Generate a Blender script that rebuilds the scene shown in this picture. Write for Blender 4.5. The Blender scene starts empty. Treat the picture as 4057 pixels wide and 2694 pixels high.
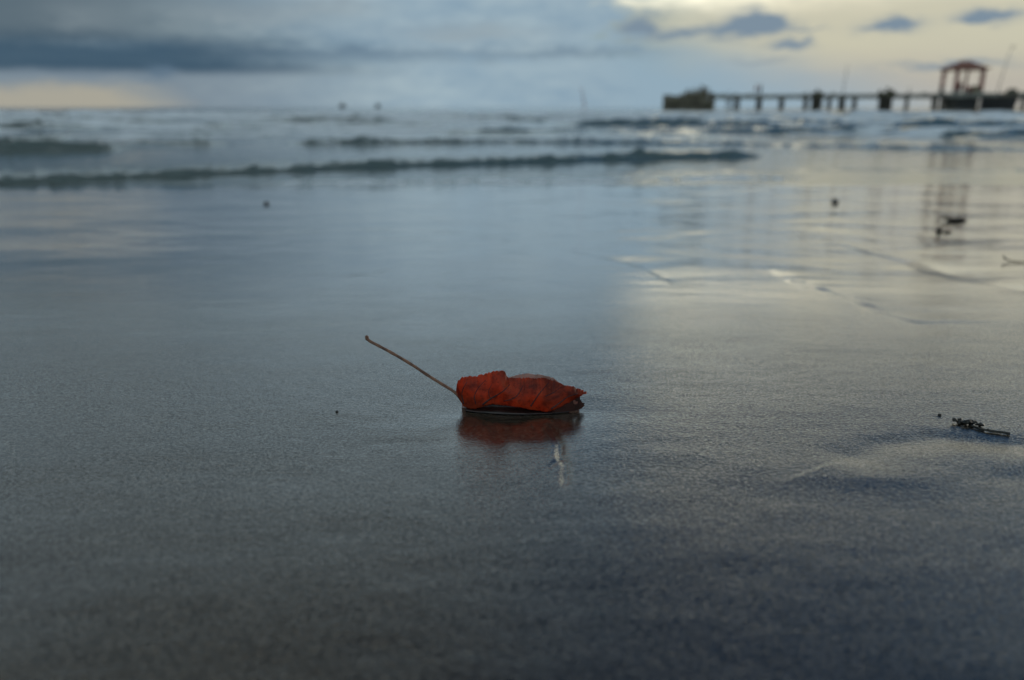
import bpy, bmesh, math, random
import numpy as np
from mathutils import Vector, noise as mnoise

R = math.radians
scene = bpy.context.scene
COL = scene.collection
SLOPE = math.tan(R(4.2))            # the beach falls away towards the sea
SLOPE_SEA = 0.035                   # and flattens where the swash runs
BEND0, BEND1 = 1.0, 3.2


def beach(y):
    """height of the smooth beach at distance y from the camera"""
    y = np.asarray(y, dtype=float)
    t = np.clip(y, BEND0, BEND1) - BEND0
    z = -SLOPE * np.minimum(y, BEND0) - (SLOPE * t - (SLOPE - SLOPE_SEA) * t * t / (2 * (BEND1 - BEND0)))
    return z - SLOPE_SEA * np.maximum(y - BEND1, 0)

# ------------------------------------------------------------------ camera
cam_data = bpy.data.cameras.new('camera')
cam = bpy.data.objects.new('camera', cam_data)
COL.objects.link(cam)
cam.location = (0, 0, 0.1635)
cam.rotation_euler = (R(90 - 16.8), 0, 0)
cam_data.sensor_width = 23.6
cam_data.lens = 17.82
cam_data.clip_start = 0.01
cam_data.clip_end = 20000
cam_data.dof.use_dof = True
cam_data.dof.focus_distance = 0.525
cam_data.dof.aperture_fstop = 3.2
scene.camera = cam

# ------------------------------------------------------------------ sky
SUN_AZ, SUN_EL = 62.0, 7.0          # degrees right of the view axis, above the horizon
world = bpy.data.worlds.new('World')
scene.world = world
world.use_nodes = True
WT = world.node_tree
WT.nodes.clear()


class S:
    """A value socket with arithmetic, so that the cloud field can be written as formulas."""
    tree = WT

    def __init__(self, s):
        self.s = s

    @staticmethod
    def node(op, *args):
        n = S.tree.nodes.new('ShaderNodeMath')
        n.operation = op
        for i, a in enumerate(args):
            if isinstance(a, S):
                S.tree.links.new(a.s, n.inputs[i])
            else:
                n.inputs[i].default_value = a
        return S(n.outputs[0])

    def __add__(self, o): return S.node('ADD', self, o)
    __radd__ = __add__
    def __sub__(self, o): return S.node('SUBTRACT', self, o)
    def __rsub__(self, o): return S.node('SUBTRACT', o, self)
    def __mul__(self, o): return S.node('MULTIPLY', self, o)
    __rmul__ = __mul__
    def __truediv__(self, o): return S.node('DIVIDE', self, o)
    def __neg__(self): return S.node('MULTIPLY', self, -1.0)


def step(v, a, b):
    n = S.tree.nodes.new('ShaderNodeMapRange')
    n.interpolation_type = 'SMOOTHSTEP'
    S.tree.links.new(v.s, n.inputs['Value'])
    n.inputs['From Min'].default_value = a
    n.inputs['From Max'].default_value = b
    if a > b:
        n.inputs['From Min'].default_value = b
        n.inputs['From Max'].default_value = a
        n.inputs['To Min'].default_value = 1
        n.inputs['To Max'].default_value = 0
    return S(n.outputs[0])


def clamp(v):
    n = S.tree.nodes.new('ShaderNodeClamp')
    S.tree.links.new(v.s, n.inputs[0])
    return S(n.outputs[0])


def absd(v): return S.node('ABSOLUTE', v)
def expo(v): return S.node('EXPONENT', v)
def vmax(a, b): return S.node('MAXIMUM', a, b)


def comb(x, y, z=0.0):
    n = S.tree.nodes.new('ShaderNodeCombineXYZ')
    for i, a in enumerate((x, y, z)):
        if isinstance(a, S):
            S.tree.links.new(a.s, n.inputs[i])
        else:
            n.inputs[i].default_value = a
    return n.outputs[0]


def fbm(vec, scale, detail=4.0, rough=0.55, dist=0.0):
    n = S.tree.nodes.new('ShaderNodeTexNoise')
    S.tree.links.new(vec, n.inputs['Vector'])
    n.inputs['Scale'].default_value = scale
    n.inputs['Detail'].default_value = detail
    n.inputs['Roughness'].default_value = rough
    n.inputs['Distortion'].default_value = dist
    return S(n.outputs[0])


def cmix(a, b, f):
    n = S.tree.nodes.new('ShaderNodeMix')
    n.data_type = 'RGBA'
    if isinstance(f, S):
        S.tree.links.new(f.s, n.inputs[0])
    else:
        n.inputs[0].default_value = f
    for i, c in ((6, a), (7, b)):
        if isinstance(c, tuple):
            n.inputs[i].default_value = (*c, 1)
        else:
            S.tree.links.new(c, n.inputs[i])
    return n.outputs[2]


tc = WT.nodes.new('ShaderNodeTexCoord')
sep = WT.nodes.new('ShaderNodeSeparateXYZ')
WT.links.new(tc.outputs['Generated'], sep.inputs[0])
dx, dy, dz = (S(sep.outputs[i]) for i in range(3))
AZ = S.node('ARCTAN2', dx, dy) * (180 / math.pi)              # degrees, right positive
EL = S.node('ARCSINE', dz) * (180 / math.pi)
sky = WT.nodes.new('ShaderNodeTexSky')
sky.sky_type = 'NISHITA'
sky.sun_disc = False
sky.sun_elevation = R(SUN_EL)
sky.sun_rotation = R(SUN_AZ)
sky.air_density = 1.0
sky.dust_density = 0.6
sky.ozone_density = 3.0
# clear air: physical sky, scaled
cs = WT.nodes.new('ShaderNodeVectorMath')
cs.operation = 'MULTIPLY'
WT.links.new(sky.outputs[0], cs.inputs[0])
cs.inputs[1].default_value = (0.034, 0.064, 0.082)
clear = cs.outputs[0]

# two noise fields on the cloud layers (stretched along the horizon)
n1 = fbm(comb(AZ * 0.10, EL * 0.34), 1.0, 3, 0.55) - 0.5
n2 = fbm(comb(AZ * 0.42 + 31.0, EL * 1.25), 1.0, 5, 0.62) - 0.5
DS = absd(AZ - SUN_AZ)                                        # azimuth from the sun
A2 = AZ + n2 * 4.0
E2 = EL + n2 * 2.0
VV = comb(A2, E2)


def blob(a0, e0, sa, se):
    """soft-edged patch of cloud about one direction of the sky"""
    n = WT.nodes.new('ShaderNodeVectorMath'); n.operation = 'MULTIPLY_ADD'
    WT.links.new(VV, n.inputs[0])
    n.inputs[1].default_value = (1 / sa, 1 / se, 0); n.inputs[2].default_value = (-a0 / sa, -e0 / se, 0)
    d = WT.nodes.new('ShaderNodeVectorMath'); d.operation = 'DOT_PRODUCT'
    WT.links.new(n.outputs[0], d.inputs[0]); WT.links.new(n.outputs[0], d.inputs[1])
    return S.node('POWER', 0.3679, S(d.outputs['Value']))


def patches(rows):
    t = None
    for a0, e0, sa, se, k in rows:
        v = blob(a0, e0, sa, se) * k
        t = v if t is None else t + v
    return clamp(t)


# thin bright veil round the sun's side of the sky
glow = step(DS + n1 * 8.0, 64, 44) * step(EL + n1 * 6.0, 17, 8)
col = cmix(clear, cmix((0.60, 0.57, 0.435), (0.98, 0.92, 0.70), step(EL + n1 * 3.0, 5.6, 8.2)), clamp(glow * (n2 * 0.9 * step(EL, 5, 9) + 0.95)))
col = cmix(col, (2.0, 1.87, 1.42), clamp(blob(13, 9.0, 7.5, 1.9)))
col = cmix(col, (0.45, 0.42, 0.375), step(EL + n1 * 1.5, 4.4, 1.0) * 0.85)
# low blue-grey haze bank that reaches under the veil
bank = step(AZ + EL * 3.6 + n1 * 12.0, 36, 17) * step(EL + n1 * 2.6, 5.4, 2.9)
col = cmix(col, (0.27, 0.40, 0.50), bank * 0.9)
# the main cloud deck, left of its torn edge and all round the back
edge = step(DS - n2 * (EL * 1.1 + 6.0) - n1 * (EL * 1.3 + 3.0) - step(EL, 14, 40) * 16.0 - step(EL, 8, 20) * 4.0 * n2, 52.5, 56.5)
deck = cmix((0.255, 0.365, 0.455), (0.385, 0.49, 0.54), clamp(n1 * 2.4 + n2 * 1.3 + 0.42))
deck = cmix(deck, (0.53, 0.67, 0.73), step(EL + n1 * 7.0, 7.0, 14))
deck = cmix(deck, (0.085, 0.09, 0.092), step(EL + n1 * 12.0, 12, 29) * step(absd(AZ), 125, 70) * step(EL, 80, 55))
col = cmix(col, deck, edge)
# heavier cloud far left, with paler tops in it
left = step(A2, -6, -30) * edge
col = cmix(col, (0.098, 0.140, 0.172), left * step(EL + n1 * 2.0, 3.0, 4.4) * step(EL, 14, 8) * 0.95)
col = cmix(col, (0.285, 0.34, 0.37), patches(((-18, 5.7, 5.0, 0.8, .45), (-3, 4.8, 5, 0.6, .5), (-27.5, 5.2, 2.0, 1.0, .3), (-12, 6.3, 3.0, 0.5, .4))))
# dark rain bank with a pale underside below it
col = cmix(col, (0.175, 0.22, 0.265), step(A2, -3, -24) * edge * step(EL + n2 * 0.8, 3.0, 2.2) * 0.8)
rain = step(EL + n2 * 0.5, 1.75, 2.5) * step(EL + n2 * 0.9, 4.9, 3.3) * step(A2, -5, -22)
col = cmix(col, (0.038, 0.082, 0.130), rain * 0.92)
col = cmix(col, (0.115, 0.18, 0.25), patches(((-9, 3.45, 8, 0.45, .55), (-23.4, 2.05, 0.7, 0.55, .75), (4, 3.6, 6, 0.4, .45))))
# the bright gap low on the left
gap = step(EL + n2 * 1.2 - AZ * 0.035, 2.9, 1.75) * step(A2 + EL * 1.5, -20.0, -26.5) * step(AZ, -75, -30)
col = cmix(col, (0.42, 0.39, 0.31), gap * 0.85)
# small loose clouds in the bright part
col = cmix(col, (0.205, 0.275, 0.345), patches((
    (8.8, 5.1, 1.2, 0.6, 1.4), (11.6, 4.75, 1.7, 0.42, 1.0), (14.0, 4.7, 1.2, 0.45, .7), (16.3, 5.3, 1.5, 0.70, 1.9), (16.4, 5.0, 2.0, 0.3, .9),
    (18.6, 3.85, 1.2, 0.28, 1.3), (19.4, 4.75, 1.1, 0.16, .7), (24.5, 4.8, 1.4, 0.36, 1.5), (29.7, 5.15, 1.4, 0.34, 1.5),
    (28.3, 2.5, 3.4, 0.24, .8), (17.0, 2.95, 2.0, 0.2, .45), (38.0, 4.3, 2.6, 0.4, .8), (22.0, 10.0, 6.0, 0.6, .4))))
bg = WT.nodes.new('ShaderNodeBackground')
WT.links.new(col, bg.inputs[0])
bg.inputs[1].default_value = 1.0
world.cycles.sampling_method = 'NONE'
wo = WT.nodes.new('ShaderNodeOutputWorld')
WT.links.new(bg.outputs[0], wo.inputs[0])

# ------------------------------------------------------------------ sun (veiled, low on the right)
sd = bpy.data.lights.new('sun', 'SUN')
sd.energy = 0.6
sd.angle = R(14)
sd.color = (1.0, 0.86, 0.66)
sun = bpy.data.objects.new('sun', sd)
COL.objects.link(sun)
sun.rotation_euler = (R(90 - SUN_EL), 0, R(180 - SUN_AZ))
_d = Vector((math.sin(R(SUN_AZ)) * math.cos(R(SUN_EL)), math.cos(R(SUN_AZ)) * math.cos(R(SUN_EL)), math.sin(R(SUN_EL))))
sun.rotation_euler = _d.to_track_quat('Z', 'Y').to_euler()

scene.view_settings.view_transform = 'Standard'
scene.view_settings.look = 'None'
scene.view_settings.exposure = 0
scene.view_settings.gamma = 1
scene.cycles.use_denoising = True
scene.cycles.adaptive_threshold = 0.015
scene.cycles.max_bounces = 5
scene.cycles.diffuse_bounces = 2
scene.cycles.glossy_bounces = 3

# ================================================================== helpers
rng = np.random.default_rng(7)
random.seed(11)
_lat = rng.random((256, 256))


def vnoise(x, y):
    xi = np.floor(x).astype(int); yi = np.floor(y).astype(int)
    fx = x - xi; fy = y - yi
    fx = fx * fx * fx * (fx * (6 * fx - 15) + 10); fy = fy * fy * fy * (fy * (6 * fy - 15) + 10)
    a = _lat[xi & 255, yi & 255]; b = _lat[(xi + 1) & 255, yi & 255]
    c = _lat[xi & 255, (yi + 1) & 255]; d = _lat[(xi + 1) & 255, (yi + 1) & 255]
    return (a * (1 - fx) + b * fx) * (1 - fy) + (c * (1 - fx) + d * fx) * fy - 0.5


def nfbm(x, y, octaves=4, gain=0.5):
    t = 0; amp = 1
    for k in range(octaves):
        t = t + amp * vnoise(x + 17.3 * k, y + 9.1 * k); x = x * 2.03; y = y * 2.03; amp *= gain
    return t


def sstep(v, a, b):
    t = np.clip((v - a) / (b - a), 0, 1)
    return t * t * (3 - 2 * t)


def tag(o, label, cat, group=None):
    o['label'] = label; o['category'] = cat
    if group: o['group'] = group
    return o


def link(name, mesh, mat=None, parent=None, smooth=True):
    o = bpy.data.objects.new(name, mesh)
    COL.objects.link(o)
    if mat: mesh.materials.append(mat)
    if smooth and len(mesh.polygons): mesh.polygons.foreach_set('use_smooth', [True] * len(mesh.polygons))
    if parent: o.parent = parent
    return o


def empty(name, loc, rz=0.0, rx=0.0):
    o = bpy.data.objects.new(name, None)
    o.empty_display_size = 0.1
    COL.objects.link(o)
    o.location = loc; o.rotation_euler = (rx, 0, rz)
    return o


def grid_mesh(name, X, Y, Z):
    """X, Y, Z arrays of the same 2-D shape -> quad grid mesh."""
    r, c = X.shape
    co = np.stack((X, Y, Z), -1).reshape(-1, 3).astype(np.float32)
    i = np.arange(r * c).reshape(r, c)
    q = np.stack((i[:-1, :-1], i[:-1, 1:], i[1:, 1:], i[1:, :-1]), -1).reshape(-1, 4).astype(np.int32)
    me = bpy.data.meshes.new(name)
    me.vertices.add(len(co)); me.vertices.foreach_set('co', co.ravel())
    me.loops.add(q.size); me.loops.foreach_set('vertex_index', q.ravel())
    me.polygons.add(len(q))
    me.polygons.foreach_set('loop_start', np.arange(0, q.size, 4, dtype=np.int32))
    me.polygons.foreach_set('loop_total', np.full(len(q), 4, dtype=np.int32))
    me.polygons.foreach_set('use_smooth', np.ones(len(q), dtype=bool))
    me.update(calc_edges=True)
    return me


def bm_mesh(name, bm):
    bmesh.ops.recalc_face_normals(bm, faces=bm.faces)
    me = bpy.data.meshes.new(name); bm.to_mesh(me); bm.free()
    return me


def box(bm, x0, x1, y0, y1, z0, z1, bevel=0.0):
    vs = [bm.verts.new((x, y, z)) for z in (z0, z1) for y in (y0, y1) for x in (x0, x1)]
    fs = [bm.faces.new([vs[i] for i in f]) for f in ((0, 1, 3, 2), (4, 6, 7, 5), (0, 4, 5, 1), (2, 3, 7, 6), (0, 2, 6, 4), (1, 5, 7, 3))]
    if bevel:
        es = list({e for f in fs for e in f.edges})
        bmesh.ops.bevel(bm, geom=es, offset=bevel, segments=2, affect='EDGES')


def tube(bm, pts, radii, seg=8):
    pts = [Vector(p) for p in pts]
    rings = []
    ref = Vector((0, 0, 1))
    for i, p in enumerate(pts):
        t = (pts[min(i + 1, len(pts) - 1)] - pts[max(i - 1, 0)]).normalized()
        a = t.cross(ref)
        if a.length < 0.2: a = t.cross(Vector((1, 0, 0)))
        a.normalize(); b = a.cross(t).normalized()
        r = radii[i] if isinstance(radii, (list, tuple)) else radii
        rings.append([bm.verts.new(p + a * (r * math.cos(2 * math.pi * k / seg)) + b * (r * math.sin(2 * math.pi * k / seg))) for k in range(seg)])
    for i in range(len(rings) - 1):
        for k in range(seg):
            bm.faces.new((rings[i][k], rings[i][(k + 1) % seg], rings[i + 1][(k + 1) % seg], rings[i + 1][k]))
    bm.faces.new(rings[0][::-1]); bm.faces.new(rings[-1])


def spline(pts, n):
    """Catmull-Rom through pts."""
    P = [Vector(p) for p in pts]; P = [2 * P[0] - P[1]] + P + [2 * P[-1] - P[-2]]
    out = []
    m = len(pts) - 1
    for i in range(n):
        t = i / (n - 1) * m; k = min(int(t), m - 1); t -= k
        a, b, c, d = P[k:k + 4]
        out.append(0.5 * ((2 * b) + (c - a) * t + (2 * a - 5 * b + 4 * c - d) * t * t + (3 * b - a - 3 * c + d) * t ** 3))
    return out


def rock(bm, center, size, seed, sub=3, rough=0.25):
    ret = bmesh.ops.create_icosphere(bm, subdivisions=sub, radius=1.0)
    for v in ret['verts']:
        d = v.co.normalized()
        k = 1 + rough * mnoise.fractal(d * 1.7 + Vector((seed * 3.1, seed, 0)), 0.9, 2.1, 4)
        v.co = Vector((d.x * size[0] * k, d.y * size[1] * k, d.z * size[2] * k)) + Vector(center)


class Mat:
    """Small wrapper for building principled materials with the same formula helpers."""

    def __init__(self, name):
        self.m = bpy.data.materials.new(name); self.m.use_nodes = True
        self.t = self.m.node_tree
        self.p = self.t.nodes['Principled BSDF']
        S.tree = self.t

    def coords(self, kind='Object'):
        n = self.t.nodes.new('ShaderNodeTexCoord')
        return n.outputs[kind]

    def scaled(self, vec, s):
        n = self.t.nodes.new('ShaderNodeMapping')
        self.t.links.new(vec, n.inputs[0]); n.inputs['Scale'].default_value = s
        return n.outputs[0]

    def set(self, **kw):
        for k, v in kw.items():
            k = k.replace('_', ' ')
            k = {'Base Color': 'Base Color'}.get(k, k)
            i = self.p.inputs[k]
            if isinstance(v, S): self.t.links.new(v.s, i)
            elif hasattr(v, 'is_linked'): self.t.links.new(v, i)
            elif isinstance(v, tuple): i.default_value = (*v, 1) if len(v) == 3 else v
            else: i.default_value = v
        return self

    def bump(self, h, dist, strength=1.0, prev=None):
        n = self.t.nodes.new('ShaderNodeBump')
        n.inputs['Strength'].default_value = strength
        n.inputs['Distance'].default_value = dist
        self.t.links.new(h.s, n.inputs['Height'])
        if prev: self.t.links.new(prev, n.inputs['Normal'])
        return n.outputs[0]


def simple(name, c1, c2, scale, rough=0.7, bump=0.0, detail=5.0, **kw):
    m = Mat(name); v = m.coords()
    f = fbm(v, scale, detail, 0.6)
    m.set(Base_Color=cmix(c1, c2, step(f, 0.35, 0.65)), Roughness=rough, **kw)
    if bump: m.set(Normal=m.bump(fbm(v, scale * 2.3, 4), bump))
    return m.m


# ------------------------------------------------------------------ materials
def mat_sand():
    m = Mat('wet_sand'); v = m.coords()
    grain = fbm(v, 640.0, 2.0, 0.8)
    blot = fbm(m.scaled(v, (6, 9, 1)), 1.0, 5, 0.6)
    c = cmix((0.014, 0.011, 0.008), (0.125, 0.092, 0.060), step(grain, 0.42, 0.66))
    c = cmix(c, (0.030, 0.027, 0.024), step(blot, 0.45, 0.7) * 0.5)
    sx = m.t.nodes.new('ShaderNodeSeparateXYZ'); m.t.links.new(v, sx.inputs[0])
    yy = S(sx.outputs[1])
    film = step(yy + (blot - 0.5) * 0.5, 0.52, 1.35)          # a water film lies on the sand nearer the sea
    px_, py_ = (S(sx.outputs[0]) - 0.006) / 0.062, (yy - 0.452) / 0.055
    film = vmax(film, expo(-(px_ * px_ + py_ * py_)) * 0.8)    # a shallow pool stands round the leaf
    rough = 0.105 - film * 0.060 + (blot - 0.5) * 0.04
    m.set(Base_Color=c, Roughness=rough + 0.05, IOR=1.65, Coat_Weight=clamp(step(grain, 0.36, 0.60) * 0.75 + 0.25 + film * 0.75), Specular_IOR_Level=clamp(step(grain, 0.34, 0.62) * 0.35 + 0.28 + film * 0.3), Coat_Roughness=rough * 0.65 - 0.005, Coat_IOR=1.34)
    g = 1.0 - film * 0.85
    rip = fbm(m.scaled(v, (210, 330, 1)), 1.0, 3.0, 0.65)
    rip2 = fbm(m.scaled(v, (45, 75, 1)), 1.0, 2.0, 0.55)
    fine = fbm(v, 560.0, 2.0, 0.75)
    h = (fine * 0.00030 + rip * 0.00018) * g + rip2 * 0.00013
    nb = m.bump(h, 1.0)
    m.set(Normal=nb, Coat_Normal=nb)
    return m.m


def mat_water():
    m = Mat('sea_water'); v = m.coords()
    at = m.t.nodes.new('ShaderNodeAttribute'); at.attribute_name = 'foam'
    foam = S(at.outputs['Fac'])
    br = fbm(m.scaled(v, (0.9, 0.45, 1)), 1.0, 5.0, 0.65)
    fine = fbm(m.scaled(v, (5, 7, 5)), 1.0, 5.0, 0.7)
    f = clamp(step(foam * 1.5 + (br - 0.5) * 1.5 + (fine - 0.5) * 0.8 - 0.34, 0.0, 0.45))
    c = cmix((0.105, 0.138, 0.133), (0.82, 0.84, 0.85), f)
    m.set(Base_Color=c, Roughness=0.06 + f * 0.5, IOR=1.333)
    r1 = fbm(m.scaled(v, (2.2, 5.0, 1)), 1.0, 3.0, 0.6)
    r2 = fbm(m.scaled(v, (14, 26, 1)), 1.0, 2.0, 0.55)
    m.set(Normal=m.bump(r1 * 0.005 + r2 * 0.0008, 1.0))
    return m.m


def mat_leaf(name, dark, mid, hot, trans, tw, rough=0.5):
    m = Mat(name); v = m.coords()
    a = fbm(v, 90.0, 6.0, 0.65, 0.4)
    b_ = fbm(v, 420.0, 4.0, 0.6)
    c = cmix(dark, mid, step(a, 0.32, 0.55))
    c = cmix(c, hot, step(a, 0.55, 0.75) * 0.8)
    c = cmix(c, dark, step(b_, 0.56, 0.72) * 0.55)
    m.set(Base_Color=c, Roughness=rough, Normal=m.bump(a, 0.0006))
    if tw:
        tr = m.t.nodes.new('ShaderNodeBsdfTranslucent')
        m.t.links.new(cmix(cmix(trans, dark, step(b_, 0.5, 0.75) * 0.5), dark, step(a, 0.6, 0.3) * 0.6), tr.inputs[0])
        mx = m.t.nodes.new('ShaderNodeMixShader'); mx.inputs[0].default_value = tw
        m.t.links.new(m.p.outputs[0], mx.inputs[1]); m.t.links.new(tr.outputs[0], mx.inputs[2])
        m.t.links.new(mx.outputs[0], m.t.nodes['Material Output'].inputs[0])
    return m.m


M = dict(
    sand=mat_sand(), water=mat_water(),
    leaf=mat_leaf('red_leaf', (0.085, 0.016, 0.008), (0.30, 0.050, 0.014), (0.50, 0.12, 0.028), (0.95, 0.18, 0.03), 0.6),
    leaf_inside=mat_leaf('leaf_inside', (0.30, 0.16, 0.12), (0.46, 0.29, 0.24), (0.60, 0.42, 0.36), (0.7, 0.2, 0.08), 0.4),
    leaf_shade=mat_leaf('shade_dark_leaf', (0.010, 0.005, 0.004), (0.020, 0.008, 0.006), (0.028, 0.010, 0.007), (0, 0, 0), 0, 0.35),  # near-black: the shade under the leaf is put into this colour
    leaf_tip=mat_leaf('dark_leaf_tip', (0.025, 0.008, 0.005), (0.06, 0.014, 0.008), (0.11, 0.025, 0.012), (0.2, 0.03, 0.01), 0.3),
    vein=simple('leaf_vein', (0.030, 0.008, 0.006), (0.07, 0.014, 0.008), 300, 0.6),
    stem=simple('leaf_stem', (0.10, 0.042, 0.024), (0.26, 0.12, 0.065), 260, 0.55, 0.0004),
    stone=simple('dark_stone', (0.016, 0.016, 0.014), (0.05, 0.045, 0.04), 60, 0.45, 0.001),
    weed=simple('seaweed', (0.008, 0.007, 0.005), (0.022, 0.019, 0.012), 180, 0.45, 0.0006),
    bark=simple('driftwood', (0.025, 0.017, 0.012), (0.06, 0.042, 0.03), 90, 0.7, 0.001),
    concrete=simple('weathered_concrete', (0.14, 0.135, 0.115), (0.32, 0.31, 0.27), 1.2, 0.85, 0.02),
    pile=simple('weedy_pile', (0.022, 0.020, 0.016), (0.085, 0.075, 0.055), 2.0, 0.85, 0.03),
    timber=simple('old_timber', (0.075, 0.065, 0.048), (0.24, 0.21, 0.15), 1.6, 0.85, 0.03),
    moss=simple('mossy_rubble', (0.05, 0.055, 0.032), (0.16, 0.145, 0.09), 1.5, 0.9, 0.04),
    redpaint=simple('faded_red_paint', (0.24, 0.055, 0.042), (0.34, 0.11, 0.085), 1.5, 0.6, 0.004),
    roof=simple('brown_roof_sheet', (0.20, 0.08, 0.055), (0.30, 0.14, 0.10), 1.5, 0.7, 0.01),
    steel=simple('grey_steel', (0.16, 0.16, 0.16), (0.28, 0.27, 0.26), 2.0, 0.5),
    hull=simple('black_hull', (0.010, 0.010, 0.010), (0.025, 0.022, 0.02), 1.5, 0.5),
    hullred=simple('dark_red_cloth', (0.12, 0.018, 0.02), (0.18, 0.03, 0.03), 3, 0.9),
    orange=simple('orange_cloth', (0.42, 0.12, 0.06), (0.55, 0.18, 0.09), 3, 0.9),
    navy=simple('dark_cloth', (0.015, 0.018, 0.028), (0.03, 0.034, 0.05), 3, 0.9),
    skin=simple('skin', (0.26, 0.13, 0.085), (0.32, 0.17, 0.11), 3, 0.6),
    hair=simple('black_hair', (0.008, 0.007, 0.006), (0.016, 0.013, 0.011), 8, 0.5),
    crate=simple('tan_crate', (0.20, 0.16, 0.10), (0.30, 0.24, 0.16), 3, 0.8),
)

# ================================================================== beach
def axis(core0, core1, d, lo, hi, near_lo, near_hi, g, gfar):
    """grid lines: even inside the core, then ever wider, faster beyond the near range"""
    a = list(np.arange(core0, core1 + d / 2, d))
    s = d; v = a[-1]
    up = []
    while v < hi: s *= g if v < near_hi else gfar; v += s; up.append(v)
    s = d; v = a[0]
    dn = []
    while v > lo: s *= g if v > near_lo else gfar; v -= s; dn.append(v)
    return np.array(dn[::-1] + a + up)


def polydist(X, Y, pts, reach=0.12):
    """distance to a polyline, signed by side, and the parameter along it (only worked out near it)"""
    best = np.full(X.shape, 1e3); side = np.zeros(X.shape); par = np.zeros(X.shape)
    xs = [p[0] for p in pts]; ys = [p[1] for p in pts]
    k = (X > min(xs) - reach) & (X < max(xs) + reach) & (Y > min(ys) - reach) & (Y < max(ys) + reach)
    if not k.any(): return best, side, par
    x, y = X[k], Y[k]
    bb = np.full(x.shape, 1e3); ss = np.zeros(x.shape); pp = np.zeros(x.shape)
    for i in range(len(pts) - 1):
        (ax, ay), (bx, by) = pts[i], pts[i + 1]
        ux, uy = bx - ax, by - ay; L2 = ux * ux + uy * uy
        t = np.clip(((x - ax) * ux + (y - ay) * uy) / L2, 0, 1)
        ex, ey = x - ax - t * ux, y - ay - t * uy
        d = np.hypot(ex, ey); q = d < bb
        bb = np.where(q, d, bb); ss = np.where(q, np.sign(ux * ey - uy * ex), ss); pp = np.where(q, (i + t) / (len(pts) - 1), pp)
    best[k] = bb; side[k] = ss; par[k] = pp
    return best, side, par


RILL = [[(0.113, 1.535), (0.133, 1.476), (0.167, 1.4), (0.196, 1.325), (0.216, 1.246), (0.227, 1.17), (0.229, 1.094), (0.225, 1.029)],
        [(0.437, 1.236), (0.42, 1.061), (0.424, 1.003), (0.428, 0.952), (0.427, 0.902), (0.427, 0.856), (0.431, 0.815), (0.433, 0.791)],
        [(0.433, 1.29), (0.407, 1.147), (0.403, 1.081), (0.397, 1.014)],
        [(0.719, 1.798), (0.701, 1.59), (0.681, 1.362), (0.663, 1.185), (0.663, 1.081), (0.653, 0.986)],
        [(0.695, 1.497), (0.712, 1.362), (0.669, 1.147), (0.688, 1.041), (0.681, 0.952)],
        [(0.781, 2.144), (0.79, 1.982), (0.819, 1.892)],
        [(0.898, 2.516), (0.935, 2.356), (0.977, 2.239)]]


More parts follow.
